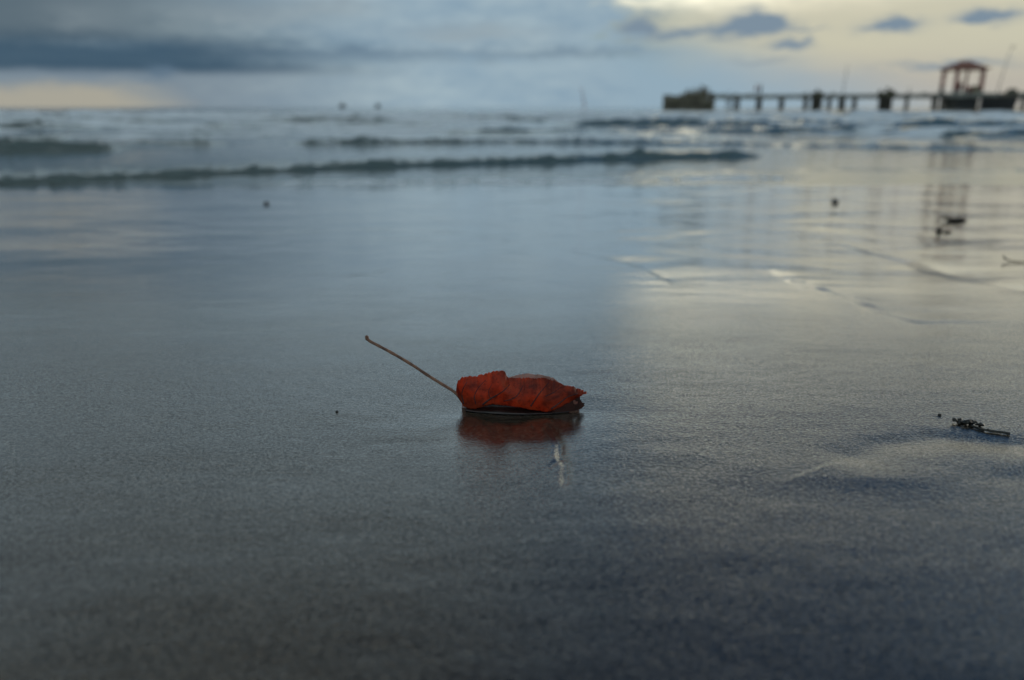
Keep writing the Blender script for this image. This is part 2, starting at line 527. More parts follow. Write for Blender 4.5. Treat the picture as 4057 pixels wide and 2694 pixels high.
def sand_relief(X, Y):
    near = np.exp(-((X / 2.5) ** 2) - ((Y - 1.0) / 3.0) ** 2)
    far = sstep(Y, 1.2, 3.5)
    z = 0.0016 * nfbm(X * 2.2 + 3, Y * 3.5, 3) * (0.35 + near) + 0.0005 * nfbm(X * 14, Y * 26 + 5, 3) * near
    # long shallow backwash streaks, slanting on both sides
    wx = 0.5 * nfbm(X * 1.1 + 9, Y * 1.3, 2)
    sl = nfbm((X + 0.5 * Y + wx) * 2.4 + 40, (Y - 0.45 * np.abs(X) + wx) * 4.6, 5, 0.6)
    z = z + 0.0028 * sl * sstep(Y, 0.65, 2.2) * (1 - sstep(Y, 6.5, 9)) * (0.45 + 0.55 * sstep(X, -0.3, 1.0))
    # small scarps cut by the backwash
    def rill(pts, depth, w, fall):
        """a little step cut by running water, higher on the seaward / right-hand side"""
        nonlocal z
        d, sd, t = polydist(X, Y, pts, 0.25)
        e = d * sd + 0.35 * w * np.sin(t * 31 + pts[0][0] * 40) + 0.6 * w * np.sin(t * 11)
        env = np.sin(np.pi * np.clip(t, 0.0, 1.0)) ** 0.7 * (0.65 + 0.35 * np.sin(t * 17 + pts[0][1] * 9)) * (d < 0.24)
        z = z + depth * env * 0.5 * (1 + np.tanh(e / w)) * np.exp(-np.maximum(e, 0) / fall) * (1 - sstep(d, 0.15, 0.24))
    rill(RILL[0], -0.0024, 0.0030, 0.10)
    rill(RILL[1], 0.0034, 0.0030, 0.08)
    rill(RILL[2], 0.0030, 0.0026, 0.05)
    rill(RILL[3], -0.0030, 0.0045, 0.10)
    rill(RILL[4], -0.0026, 0.0045, 0.09)
    rill(RILL[5], 0.0024, 0.010, 0.12)
    rill(RILL[6], 0.0024, 0.012, 0.12)
    rill([(-0.10, 1.78), (-0.03, 1.70), (0.02, 1.58)], 0.0014, 0.006, 0.04)
    rill([(-0.16, 1.36), (-0.21, 1.22), (-0.27, 1.12)], 0.0012, 0.006, 0.04)
    rill([(-0.132, 0.371), (-0.125, 0.374), (-0.120, 0.378)], 0.0004, 0.0012, 0.004)
    rill([(0.098, 0.412), (0.108, 0.408), (0.118, 0.405)], 0.0003, 0.0012, 0.004)
    # low swell of sand with a sharp shoulder, right foreground
    d, sd, t = polydist(X, Y, [(0.200, 0.412), (0.222, 0.428), (0.262, 0.440), (0.32, 0.425), (0.42, 0.40)])
    z = z - 0.0013 * np.exp(-(d / 0.014) ** 2) + 0.0010 * np.exp(-((d - 0.035) / 0.02) ** 2) * (sd < 0)
    # hollow scoured round the leaf, with a lip at the water's edge
    e = ((X - 0.004) / 0.062) ** 2 + ((Y - 0.498) / 0.030) ** 2
    z = z - 0.0012 * np.exp(-e * 1.1)
    # the little forked rivulet draining towards the camera below the leaf
    def groove(pts, w, dep):
        nonlocal z
        d, sd, t = polydist(X, Y, pts)
        env = sstep(t, 0.0, 0.12) * (1 - sstep(t, 0.8, 1.0)) * (0.8 + 0.2 * np.sin(t * 14 + 1.0))
        z = z - dep * env * np.exp(-(d / w) ** 2)
    groove([(0.0225, 0.470), (0.0262, 0.450), (0.0290, 0.428), (0.0282, 0.412), (0.0300, 0.396), (0.0288, 0.378), (0.0278, 0.358)], 0.0026, 0.0014)
    groove([(0.0285, 0.408), (0.0240, 0.399), (0.0200, 0.390)], 0.0014, 0.0006)
    return z


gx = axis(-0.06, 0.065, 0.0008, -240, 240, -1.2, 1.4, 1.014, 1.08)
gy = axis(0.345, 0.515, 0.0010, -60, 11.5, 0.19, 8.0, 1.0115, 1.08)
GX, GY = np.meshgrid(gx, gy)
# sand flattens a little at the water's edge
SZ = beach(GY) + sand_relief(GX, GY)
sand = link('beach_sand', grid_mesh('beach_sand', GX, GY, SZ), M['sand'])
sand['kind'] = 'structure'

# ================================================================== sea
WLINE = -0.220                       # still water where it meets the sand


def build_sea():
    ys = [5.6]
    while ys[-1] < 14: ys.append(ys[-1] + 0.017)
    while ys[-1] < 75: ys.append(ys[-1] * 1.0045)
    while ys[-1] < 9000: ys.append(ys[-1] * 1.03)
    ys = np.array(ys)
    tt = np.concatenate((np.linspace(-6.0, -1.05, 40)[:-1], np.linspace(-1.05, 1.05, 420), np.linspace(1.05, 6.0, 40)[1:]))
    Y, T = np.meshgrid(ys, tt, indexing='ij')
    X = T * (Y + 3.0)
    L = 0
    Z = 0.004 * nfbm(X * 0.5, Y * 0.9, 3) * (1 - sstep(Y, 10, 20))
    foam = np.zeros_like(Z)

    def wave(pts, front, back, fo=0.0, lump=0.25, seed=0.0, lf=3.0):
        """pts: (x, y of the foot of the face, height)"""
        nonlocal Z, foam
        px = [p[0] for p in pts]; py = [p[1] for p in pts]
        r0, r1 = np.searchsorted(ys, (min(py) - 1.0 - 0.03 * min(py), max(py) + 6 * back + 3 * front + 1.0))
        x, y = X[r0:r1], Y[r0:r1]
        yc = np.interp(x, px, py); h = np.interp(x, px, [p[2] for p in pts], left=0, right=0)
        sc = math.sqrt(py[0] / 8.0)
        yc = yc + 0.12 * sc * nfbm(x * lf / sc + seed, y * 0 + seed, 3)
        h = h * np.clip(1 + lump * 2.2 * nfbm(x * lf * 2.1 / sc + seed * 3, y * 0.4 + 5, 4, 0.6), 0.15, 2.0)
        h = h * np.clip(1 + 0.7 * nfbm(x * 9 / sc + seed, y * 7 / sc, 3, 0.6), 0.3, 2)
        d = y - yc
        fw = front * (0.5 + h / (max(p[2] for p in pts) + 1e-6))
        prof = np.where(d < fw, sstep(d, 0, fw), np.exp(-np.maximum(d - fw, 0) / back))
        prof = np.where(d < 0, 0, prof)
        Z[r0:r1] += h * prof
        if fo:
            foam[r0:r1] = np.maximum(foam[r0:r1], fo * np.where((d > -0.1) & (h > 0.01), np.exp(-np.maximum(d - fw, 0) / (back * 0.5)), 0))

    # the nearest bore, running from lower left to upper right
    wave([(-9, 5.9, 0.06), (-4.6, 6.85, 0.07), (-3.3, 7.6, 0.08), (-1.8, 8.6, 0.09), (0, 9.4, 0.10), (1.2, 10.1, 0.105), (1.62, 10.35, 0.12), (1.75, 10.4, 0.16),
          (1.9, 10.5, 0.10), (3.0, 10.8, 0.11), (3.25, 10.9, 0.09), (3.5, 11, 0)], 0.13, 1.1, 0.0, 0.28, 1.3, 3.6)
    # thin swash tongues in front of it
    wave([(-2.4, 7.0, 0.0), (-1.9, 7.05, 0.012), (0.5, 7.1, 0.016), (1.3, 7.2, 0.012), (2.2, 7.35, 0.018), (3.0, 7.4, 0.0)], 0.05, 0.4, 0.55, 0.5, 9.0, 5)
    wave([(-1.2, 7.7, 0.0), (0.0, 7.8, 0.012), (1.6, 8.1, 0.012), (3.4, 8.4, 0.010), (6, 8.2, 0.012), (8, 8, 0.0)], 0.05, 0.5, 0.0, 0.4, 4.0, 4)
    # second line
    wave([(-4.7, 16.2, 0), (-4.2, 16.2, 0.13), (-2.8, 16.6, 0.13), (0, 17.0, 0.11), (1.3, 16.7, 0.11), (1.6, 16.6, 0.17), (1.9, 16.5, 0.11), (4.5, 15.8, 0.075), (6.9, 13.6, 0.095), (9, 13.2, 0.06), (13, 13, 0.04)],
         0.22, 1.8, 0.30, 0.3, 2.1, 1.8)
    wave([(-16, 13.6, 0.17), (-8.6, 13.3, 0.19), (-7.1, 13.3, 0.17), (-6.5, 13.3, 0)], 0.2, 1.4, 0.0, 0.2, 3.3, 1.5)
    wave([(-8.0, 15.9, 0), (-7.3, 15.9, 0.09), (-6.3, 15.9, 0.10), (-5.6, 15.9, 0)], 0.2, 1.2, 0.0, 0.3, 5.1, 2)
    wave([(-1.6, 24, 0), (-0.8, 24, 0.17), (0.2, 24, 0.19), (1.0, 24, 0)], 0.3, 1.6, 0.0, 0.3, 6.1, 1.5)
    wave([(5.5, 26.5, 0), (7.5, 25.3, 0.19), (8.3, 24.8, 0.21), (13, 20.6, 0.25), (20, 19, 0.28), (30, 18, 0.2)], 0.4, 2.4, 0.0, 0.25, 7.2, 0.9)
    wave([(-40, 27, 0.2), (-19.4, 30.4, 0.24), (-16, 33, 0.18), (-13.5, 35, 0)], 0.5, 2.5, 0.25, 0.3, 8.2, 1.0)
    wave([(2.0, 34.5, 0), (4.0, 34.4, 0.22), (8.8, 34.0, 0.26), (12, 33.4, 0.2), (18, 32, 0.3), (30, 31, 0.2)], 0.5, 2.5, 0.0, 0.3, 9.4, 1.0)
    wave([(-13.5, 41.5, 0), (-12, 42, 0.36), (-7, 46, 0.36), (-5, 47, 0.1), (-3.5, 47, 0.3), (1.5, 47, 0.28), (2.5, 47, 0)], 0.7, 2.5, 0.35, 0.35, 10.4, 0.8)
    # broken little crests between the lines
    rw = random.Random(5)
    for i in range(80):
        yy = 19 * (60 / 19) ** rw.random(); xx = rw.uniform(-0.8, 0.8) * yy; ln = yy * rw.uniform(0.04, 0.16); hh = 0.0045 * yy * rw.uniform(0.5, 1.2)
        wave([(xx - ln, yy, 0), (xx - ln * .6, yy, hh), (xx + ln * .3, yy + rw.uniform(-.5, .5), hh * .8), (xx + ln, yy, 0)], 0.012 * yy, 0.05 * yy, rw.choice((0, 0.3, 0.5, 0.7)), 0.4, 20 + i, 1.6)
    # broken whitewater farther out
    wave([(-34, 55, 0), (-30, 56, 0.38), (-12, 60, 0.42), (-4, 61, 0.32), (4, 60, 0.36), (16, 58, 0.34), (30, 52, 0.4), (60, 46, 0.4)], 1.0, 4.0, 0.85, 0.5, 11.4, 0.6)
    wave([(-70, 66, 0.45), (-30, 72, 0.42), (-8, 75, 0.40), (10, 74, 0.36), (26, 71, 0.45), (70, 64, 0.45)], 1.2, 5.0, 0.6, 0.6, 12.7, 0.6)
    farw = sstep(Y, 60, 110)
    Z = Z + farw * (0.36 * nfbm(X * 0.045, Y * 0.09, 4, 0.55)) * (1 - 0.6 * sstep(Y, 300, 1500))
    foam = np.maximum(foam, 0.42 * farw * (1 - sstep(Y, 100, 200)) * (nfbm(X * 0.03 + 3, Y * 0.1, 3) > 0.12))
    K = 0.59                         # the surf was laid out at a larger scale: bring it to the flatter beach
    X, Y = X * K, Y * K
    Z = K * 0.62 * Z + WLINE - 0.07 * sstep(Y, 4.3, 13)
    me = grid_mesh('sea', X, Y, Z)
    at = me.attributes.new('foam', 'FLOAT', 'POINT'); at.data.foreach_set('value', foam.ravel().astype(np.float32))
    o = link('sea_water', me, M['water']); o['kind'] = 'structure'


build_sea()

# ================================================================== the leaf
LK = 1.73e-4 * 0.459


def build_leaf():
    root = empty('fallen_leaf', (0, 0.4985, -SLOPE * 0.4985 - 0.0007), 0, -R(4.2))
    tag(root, 'curled dry red leaf with a long raised stem lying on wet sand', 'leaf')
    X = lambda c: (c - 1369.3) * LK
    Zf = lambda c: (722.0 - c) * LK / 0.93
    top = [(888, 560), (890, 520), (905, 478), (945, 436), (1000, 432), (1060, 424), (1110, 408), (1180, 386), (1240, 368), (1290, 362), (1305, 376), (1318, 406), (1335, 434),
           (1350, 428), (1400, 430), (1500, 424), (1650, 432), (1750, 462), (1850, 502), (1910, 522), (1940, 534), (1990, 560), (2012, 571)]
    bot = [(888, 562), (900, 600), (930, 645), (960, 680), (990, 690), (1060, 682), (1120, 655), (1200, 634), (1300, 636), (1450, 650), (1550, 678), (1650, 692), (1730, 682), (1800, 655),
           (1890, 622), (1940, 598), (1985, 578), (2012, 573)]
    back = [(1000, 520), (1150, 470), (1300, 436), (1360, 424), (1420, 406), (1470, 398), (1520, 394), (1570, 404), (1610, 404), (1660, 418), (1700, 424), (1740, 440), (1780, 470), (1850, 520), (1930, 560)]
    tx, tz = zip(*top); bx, bz = zip(*bot); kx, kz = zip(*back)
    w = lambda c: np.sin(np.pi * np.clip((c - 880) / (2020 - 880), 0, 1)) ** 0.75
    yfront = lambda c, t: -(0.0015 + w(c) * (0.0110 + 0.0045 * np.sin(np.pi * (0.1 + 0.8 * t)) - 0.0040 * t)) + 0.0006 * np.sin(c * 0.021 + t * 4)

    def sheet(name, cs, lo, hi, yf, n, mat, rag_hi=0.0, rag_lo=0.0, thick=0.00045):
        t = np.linspace(0, 1, n)[:, None]
        c = cs[None, :] + 0 * t
        l = lo + rag_lo * nfbm(cs * 0.07, cs * 0 + 3, 3); h = hi + rag_hi * nfbm(cs * 0.09, cs * 0 + 8, 4, 0.6)
        cz = l[None, :] * (1 - t) + h[None, :] * t
        Yv = yf(c, t) + 0.00045 * nfbm(c * 0.013, cz * 0.013, 3)
        me = grid_mesh(name, X(c), Yv, Zf(cz))
        o = link(name, me, mat, root)
        md = o.modifiers.new('thickness', 'SOLIDIFY'); md.thickness = thick; md.offset = 0
        return o

    cs = np.linspace(888, 2012, 190)
    blade = sheet('blade', cs, np.interp(cs, bx, bz), np.interp(cs, tx, tz), yfront, 26, M['leaf'], 14, 6)
    blade['label'] = 'red near half of the blade, torn along its top edge'
    # the half that lies behind, sky light on its rim put into a paler colour
    cb = np.linspace(930, 1960, 150)
    yback = lambda c, t: 0.003 + w(c) * (0.004 + 0.009 * t)
    ob = sheet('blade_far_half', cb, 0 * cb + 715, np.interp(cb, kx, kz) + 16 + 60 * w(cb), yback, 18, M['leaf_inside'], 8)
    ob['label'] = 'pale far half of the blade behind the red one'
    # added fold below the red half, its near-black colour standing for shade
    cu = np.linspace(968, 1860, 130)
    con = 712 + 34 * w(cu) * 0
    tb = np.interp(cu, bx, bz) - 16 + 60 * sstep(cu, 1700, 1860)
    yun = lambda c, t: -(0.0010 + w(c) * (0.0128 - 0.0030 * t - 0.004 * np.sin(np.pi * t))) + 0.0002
    ou = sheet('shade_fold', cu, con, np.minimum(tb, 700), yun, 10, M['leaf_shade'], 0, 0)
    ou['label'] = 'dark fold under the red half, coloured for the shade there'
    # floor of the curl between the two halves
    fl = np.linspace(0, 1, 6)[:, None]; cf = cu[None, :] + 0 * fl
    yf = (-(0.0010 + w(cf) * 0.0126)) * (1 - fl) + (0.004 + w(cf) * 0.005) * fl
    fo = link('curl_floor', grid_mesh('curl_floor', X(cf), yf, 0 * cf + 0.0009 + 0.0004 * np.sin(cf * 0.03)), M['leaf_shade'], root)
    # torn tip with its hole
    bm = bmesh.new()
    outer = [(1700, 712), (1735, 682), (1800, 655), (1870, 628), (1915, 606), (1945, 596), (1958, 604), (1955, 622), (1968, 632), (1972, 648), (2002, 660), (1990, 668), (2000, 680), (1984, 690), (1972, 700), (1930, 708), (1850, 714), (1770, 716)]
    hole = [(1893, 624), (1912, 620), (1920, 636), (1940, 634), (1938, 656), (1915, 660), (1898, 650)]
    def yt(c): return -(0.0010 + float(w(np.array(min(c, 2005)))) * 0.0118)
    loops = []
    for lp in (outer, hole):
        vs = [bm.verts.new((X(a), yt(a), Zf(b))) for a, b in lp]
        loops += [bm.edges.new((vs[i], vs[(i + 1) % len(vs)])) for i in range(len(vs))]
    bmesh.ops.triangle_fill(bm, use_beauty=True, edges=loops)
    o = link('torn_tip', bm_mesh('torn_tip', bm), M['leaf_tip'], root, smooth=False)
    o.modifiers.new('thickness', 'SOLIDIFY').thickness = 0.0005
    o['label'] = 'dark ragged tip of the leaf with a small hole'
    # veins on the near half
    def vein(pts, r0, r1):
        bm = bmesh.new(); out = []
        for p in spline([(a, b, 0) for a, b in pts], 16):
            b0, b1 = np.interp(p.x, bx, bz), np.interp(p.x, tx, tz)
            t = np.clip((p.y - b0) / (b1 - b0), 0, 1)
            out.append((X(p.x), float(yfront(np.array(p.x), t)) - 0.00022 + 0.00045 * float(nfbm(np.array(p.x * 0.013), np.array(p.y * 0.013), 3)), Zf(p.y)))
        tube(bm, out, [r0 + (r1 - r0) * i / 15 for i in range(16)], 6)
        link('vein', bm_mesh('vein', bm), M['vein'], blade)
    for pts, a, b in (([(1120, 640), (1180, 592), (1260, 542), (1350, 470)], .00075, .00028),
                      ([(1530, 640), (1560, 592), (1605, 530), (1680, 465)], .00062, .00022),
                      ([(955, 655), (940, 590), (950, 530), (985, 470)], .00055, .0002),
                      ([(1300, 600), (1400, 560), (1450, 500), (1470, 450)], .0004, .00016),
                      ([(1700, 668), (1780, 622), (1850, 580), (1930, 562)], .0006, .00024),
                      ([(1060, 640), (1050, 570), (1090, 500), (1150, 440)], .0004, .00016),
                      ([(1650, 560), (1720, 540), (1790, 500)], .00032, .00014),
                      ([(1190, 590), (1170, 530), (1200, 470)], .00032, .00014)):
        vein(pts, a, b)
    # stem
    path = [(985, 690), (945, 655), (905, 602), (860, 562), (760, 502), (640, 430), (520, 352), (400, 282), (300, 228), (210, 182), (165, 160), (140, 142), (128, 128), (138, 116)]
    pts = []
    for i, (a, b) in enumerate(path):
        yb = 0.0205 * max(0, (900 - a)) / 760
        k = 1 + yb / 0.53
        pts.append((X(a) * k + 0, -0.0012 + yb, Zf(b) * k - yb * 0.30))
    bm = bmesh.new()
    sp = spline(pts, 60)
    rad = []
    for i in range(60):
        t = i / 59
        r = 0.00125 - 0.00022 * sstep(np.array(t), 0, 0.3) + 0.00035 * sstep(np.array(t), 0.8, 1.0) - 0.0002 * sstep(np.array(t), 0.97, 1.0)
        rad.append(float(r) * (1 + 0.10 * math.sin(i * 1.7) * math.sin(i * 0.6)))
    tube(bm, sp, rad, 10)
    st = link('stem', bm_mesh('stem', bm), M['stem'], root)
    st['label'] = 'thin brown stem rising to a hooked end'


build_leaf()

# ================================================================== things left on the sand
def on_sand(x, y): return float(beach(y)) + float(sand_relief(np.array([[x]]), np.array([[y]]))[0, 0])


def pebble(x, y, size, seed, label, mat='stone'):
    bm = bmesh.new(); rock(bm, (0, 0, size[2] * 0.55), size, seed)
    o = link('pebble', bm_mesh('pebble', bm), M[mat])
    o.location = (x, y, on_sand(x, y)); o.rotation_euler = (-R(4.2), 0, seed)
    return tag(o, label, 'pebble')


pebble(-0.896, 2.845, (0.010, 0.009, 0.007), 1.0, 'lone dark pebble on the bare sand left of the leaf, near the waves')
pebble(1.212, 2.925, (0.013, 0.012, 0.009), 2.0, 'round dark pebble on the sand below the pier, near the waterline')
pebble(0.2875, 0.483, (0.0011, 0.0009, 0.0008), 3.0, 'tiny dark pebble just left of the black seaweed scrap')
pebble(-0.119, 0.489, (0.0013, 0.0010, 0.0007), 5.0, 'speck of dark grit on the sand left of the leaf')
# seaweed scrap at the right
root = empty('seaweed_scrap', (0.2955, 0.455, on_sand(0.2955, 0.455)), 0, -R(4.2))
root.scale = (0.82, 0.82, 0.82)
tag(root, 'black scrap of seaweed with a knobbly tail on wet sand at right', 'seaweed')
bm = bmesh.new()
for i in range(26):
    t = i / 25
    cx = -0.0085 + 0.0165 * t + random.uniform(-.0012, .0012); cy = 0.0145 - 0.006 * t + random.uniform(-.0035, .0035)
    rock(bm, (cx, cy, 0.0010 + random.random() * 0.0022), (random.uniform(.0010, .0024), random.uniform(.0009, .0022), random.uniform(.0006, .0016)), i * 1.7, 2, 0.5)
link('frond_clump', bm_mesh('frond_clump', bm), M['weed'], root)
tail = [(-0.001, 0.006, 0.001), (0.001, 0.001, 0.0013), (0.003, -0.0030, 0.001), (0.006, -0.0060, 0.0013), (0.0100, -0.0080, 0.001), (0.0145, -0.0100, 0.0012), (0.0185, -0.0125, 0.0008)]
bm = bmesh.new(); tube(bm, spline(tail, 20), [0.0007 + 0.0004 * random.random() for _ in range(20)], 7)
tl = link('tail', bm_mesh('tail', bm), M['weed'], root)
bm = bmesh.new()
for p in spline(tail, 17)[5:]:
    rock(bm, (p.x + random.uniform(-.001, .001), p.y + random.uniform(-.0012, .0014), p.z + 0.0003), (random.uniform(.0005, .0011),) * 3, p.x * 900, 1, 0.5)
link('knobs', bm_mesh('knobs', bm), M['weed'], tl)


def debris(x, y, label, pieces, rz=0.0):
    r = empty('driftwood', (x, y, on_sand(x, y)), rz, -R(4.2)); tag(r, label, 'driftwood')
    for nm, pts, rad in pieces:
        bm = bmesh.new(); n = 14; sp = spline(pts, n)
        tube(bm, sp, [max(0.0006, rad * (1.0 - 0.55 * i / n) * (1 + 0.35 * mnoise.noise(Vector((i * 0.9, x * 9, y * 5))))) for i in range(n)], 8)
        link(nm, bm_mesh(nm, bm), M['bark'], r)


r = empty('driftwood', (1.263, 2.211, on_sand(1.263, 2.211)), 0.3, -R(3.0)); tag(r, 'small dark lump near the right edge of the sand', 'driftwood')  # small dark lump with a thin arm
part_bm = bmesh.new(); rock(part_bm, (0, 0, 0.003), (0.028, 0.016, 0.006), 4.4, 3, 0.8)
link('knot', bm_mesh('knot', part_bm), M['bark'], r)
part_bm = bmesh.new(); tube(part_bm, spline([(-0.012, 0.004, 0.008), (-0.03, 0.012, 0.010), (-0.05, 0.016, 0.003)], 8), [0.004, 0.0036, 0.003, 0.003, 0.0026, 0.002, 0.002, 0.0012], 7)
link('twig', bm_mesh('twig', part_bm), M['bark'], r)
r = empty('driftwood', (1.054, 1.903, on_sand(1.054, 1.903)), 0.0, -R(3.0)); tag(r, 'short dark stub standing left of the dark lump', 'driftwood')  # low dark knob with a flat piece beside it
part_bm = bmesh.new(); rock(part_bm, (0, 0, 0.003), (0.006, 0.005, 0.007), 8.1, 3, 0.8)
link('stub', bm_mesh('stub', part_bm), M['bark'], r)
part_bm = bmesh.new(); rock(part_bm, (0.010, -0.016, 0.001), (0.010, 0.005, 0.003), 3.1, 3, 0.5)
link('chip', bm_mesh('chip', part_bm), M['bark'], r)
debris(0.878, 1.331, 'bent twig curling up at the right edge of the picture', [
    ('branch', [(-0.010, 0.018, 0.009), (-0.012, 0.009, 0.005), (-0.004, -0.002, 0.002), (0.03, -0.012, 0.002), (0.07, -0.01, 0.001)], 0.0014)])

# ================================================================== the pier
SEA = -0.30
PROT = -R(22.62)                     # the pier runs slightly towards the shore on the right
P0 = (28.2, 150.0, 0.0)
DT, DB = 2.15, 1.55                  # deck top and underside


def U(u, v=0.0, z=0.0):              # pier axis coordinates -> world
    return (P0[0] + u * math.cos(PROT) - v * math.sin(PROT), P0[1] + u * math.sin(PROT) + v * math.cos(PROT), z)


def part(name, parent, mat, fn, smooth=False, bevel=None):
    bm = bmesh.new(); fn(bm)
    return link(name, bm_mesh(name, bm), M[mat], parent, smooth)


def rough_post(bm, x, y, z0, z1, r, seed, seg=8):
    n = 5
    tube(bm, [(x + 0.06 * r * mnoise.noise(Vector((seed, i, 0))) * 4, y + 0.06 * r * mnoise.noise(Vector((seed, i, 4))) * 4, z0 + (z1 - z0) * i / (n - 1)) for i in range(n)],
         [r * (1 + 0.18 * mnoise.noise(Vector((seed, i * 0.7, 9)))) for i in range(n)], seg)


# deck and its trestles
pier = empty('pier', (P0[0], P0[1], SEA), PROT)
tag(pier, 'long weathered concrete pier on piles standing in the sea at right', 'pier')
zo = -SEA
edges = [9.3, 13.0, 16.8, 20.6, 24.6, 28.4, 32.4, 36.0, 40.4, 44.4, 48.2, 52.0, 56.9, 61.5, 66.0, 71.0]
for a, b in zip(edges[:-1], edges[1:]):
    part('deck_slab', pier, 'concrete', lambda bm: box(bm, a + 0.015, b - 0.015, -1.7, 1.7, DB + zo + 0.12, DT + zo, 0.03))
for s in (-1, 1):
    part('edge_beam', pier, 'concrete', lambda bm: box(bm, 9.3, 71, s * 1.55 - 0.16, s * 1.55 + 0.16, DB + zo - 0.10, DB + zo + 0.118))
for u, r in ((11.6, .13), (13.0, .24), (16.8, .27), (20.6, .22), (24.6, .22), (28.4, .20), (30.4, .42), (32.4, .26), (40.4, .26), (44.4, .30), (46.2, .25), (47.0, .22), (57.0, .25), (61.5, .25), (66.0, .25)):
    for v in (-1.25, 1.25):
        part('pile', pier, 'pile', lambda bm: rough_post(bm, u + (0.25 if v > 0 else 0), v, -1.5, DB + zo - 0.10, r, u + v), True)
    part('cross_head', pier, 'concrete', lambda bm: box(bm, u - 0.28, u + 0.28, -1.62, 1.62, DB + zo - 0.30, DB + zo - 0.105, 0.02))
for u in np.arange(10.2, 70, 2.3):
    if random.random() < 0.55:
        part('kerb_block', pier, 'concrete', lambda bm: box(bm, u, u + 0.9, -1.68, -1.45, DT + zo + 0.002, DT + zo + random.uniform(0.10, 0.24), 0.02))
for u, h in ((12.0, .75), (11.3, .5), (40.5, 1.1), (24.9, 0.6)):
    part('railing_post', pier, 'steel', lambda bm: tube(bm, [(u, -1.3, DT + zo), (u + 0.03, -1.3, DT + zo + h)], 0.06, 6))

# ruined head of crowded timber piles at the seaward end
head = empty('ruined_jetty', (P0[0], P0[1], SEA), PROT)
tag(head, 'ruined pier end of crowded uneven timber piles, farthest out to sea', 'jetty')
part('rubble_core', head, 'moss', lambda bm: [rock(bm, (0.9 + 0.55 * k, random.uniform(-.6, .6), 0.7 + 0.35 * math.sin(k * .42)), (0.75, 1.1, 0.75 + 0.35 * math.sin(k * .21)), k * 1.3, 2, 0.4) for k in range(15)], True)
for k in range(64):
    u = 0.25 + 8.7 * (k % 32) / 31 + random.uniform(-.1, .1)
    v = -1.35 if k < 32 else 1.2
    base = 1.7 + 0.15 * math.sin(u * 2) + 0.75 * float(sstep(np.array(u), 2.0, 5.6)) * (1 - 0.35 * float(sstep(np.array(u), 7.5, 9.0)))
    h = base + 0.55 + random.uniform(-.25, .22) + (random.uniform(.3, .95) if (4.4 < u < 8.4 and random.random() < .33) else 0)
    part('timber_pile', head, 'timber', lambda bm: rough_post(bm, u, v + random.uniform(-.25, .2), -1.2, h + 0.12, random.uniform(.13, .2), k, 7), True)
for k in range(9):
    u = 4.6 + k * 0.42 + random.uniform(-.1, .1)
    part('broken_stake', head, 'timber', lambda bm: tube(bm, [(u, random.uniform(-.8, .8), 2.0), (u + random.uniform(-.12, .12), random.uniform(-.8, .8), random.uniform(3.5, 4.1))], [.09, .05], 6))
part('waling_beam', head, 'timber', lambda bm: box(bm, 0.1, 9.1, -1.72, -1.56, 0.9, 1.15, 0.02))


def dolphin(u0, u1, label, cap_over, knobs):
    c = (u0 + u1) / 2; hw = (u1 - u0) / 2
    r = empty('mooring_dolphin', U(c, -2.6, SEA), PROT); tag(r, label, 'mooring dolphin', 'mooring dolphins along the pier')
    n = 4
    for i in range(n):
        for v in (-0.5, 0.5):
            part('pile', r, 'pile', lambda bm: rough_post(bm, -hw + 0.2 + (2 * hw - 0.4) * i / (n - 1), v, -1.3, DT + zo - 0.25, 0.23, i + v + u0), True)
    part('backing_wall', r, 'pile', lambda bm: box(bm, -hw + 0.1, hw - 0.1, -0.22, 0.22, -1.2, DT + zo - 0.3))
    part('cap', r, 'moss', lambda bm: box(bm, -hw - cap_over, hw + cap_over, -0.8, 0.8, DT + zo - 0.28, DT + zo + 0.32, 0.06))
    for x, h, rad in knobs:
        part('bollard', r, 'moss', lambda bm: tube(bm, [(x, 0, DT + zo + 0.3), (x, 0, DT + zo + 0.3 + h * .75), (x, 0, DT + zo + 0.3 + h * .8), (x, 0, DT + zo + 0.3 + h)], [rad, rad * .85, rad * 1.15, rad * .9], 9), True)


dolphin(25.75, 27.45, 'narrow dark pile cluster with a stub on top, nearer the ruined pier end', 0.10, ((-0.1, 0.5, 0.25), (0.45, 0.2, 0.2)))
dolphin(36.15, 38.2, 'broad pile cluster with an overhanging cap and several stubs, midway along the pier', 0.28, ((-0.95, 0.35, 0.2), (0.1, 0.75, 0.22), (0.6, 0.4, 0.25), (1.0, 0.3, 0.18)))

# platform under the pavilion
plat = empty('landing_platform', U(49.8, -1.9, SEA), PROT)
tag(plat, 'dark landing platform on thick piers under the open red pavilion', 'platform')
part('slab', plat, 'concrete', lambda bm: box(bm, -5.6, 3.4, -3.0, 0.15, DB + zo - 0.02, DT + zo + 0.06, 0.03))
for a, b in ((-3.4, 0.2), (1.0, 3.2)):
    part('pier_wall', plat, 'hull', lambda bm: box(bm, a, b, -2.6, -0.3, -1.4, DB + zo - 0.03, 0.05))
for x in (-5.3, -4.4, -3.6, -2.8, 0.35):
    for v in (-2.5, -0.4):
        part('pile', plat, 'pile', lambda bm: rough_post(bm, x, v, -1.4, DB + zo - 0.03, 0.22, x + v), True)

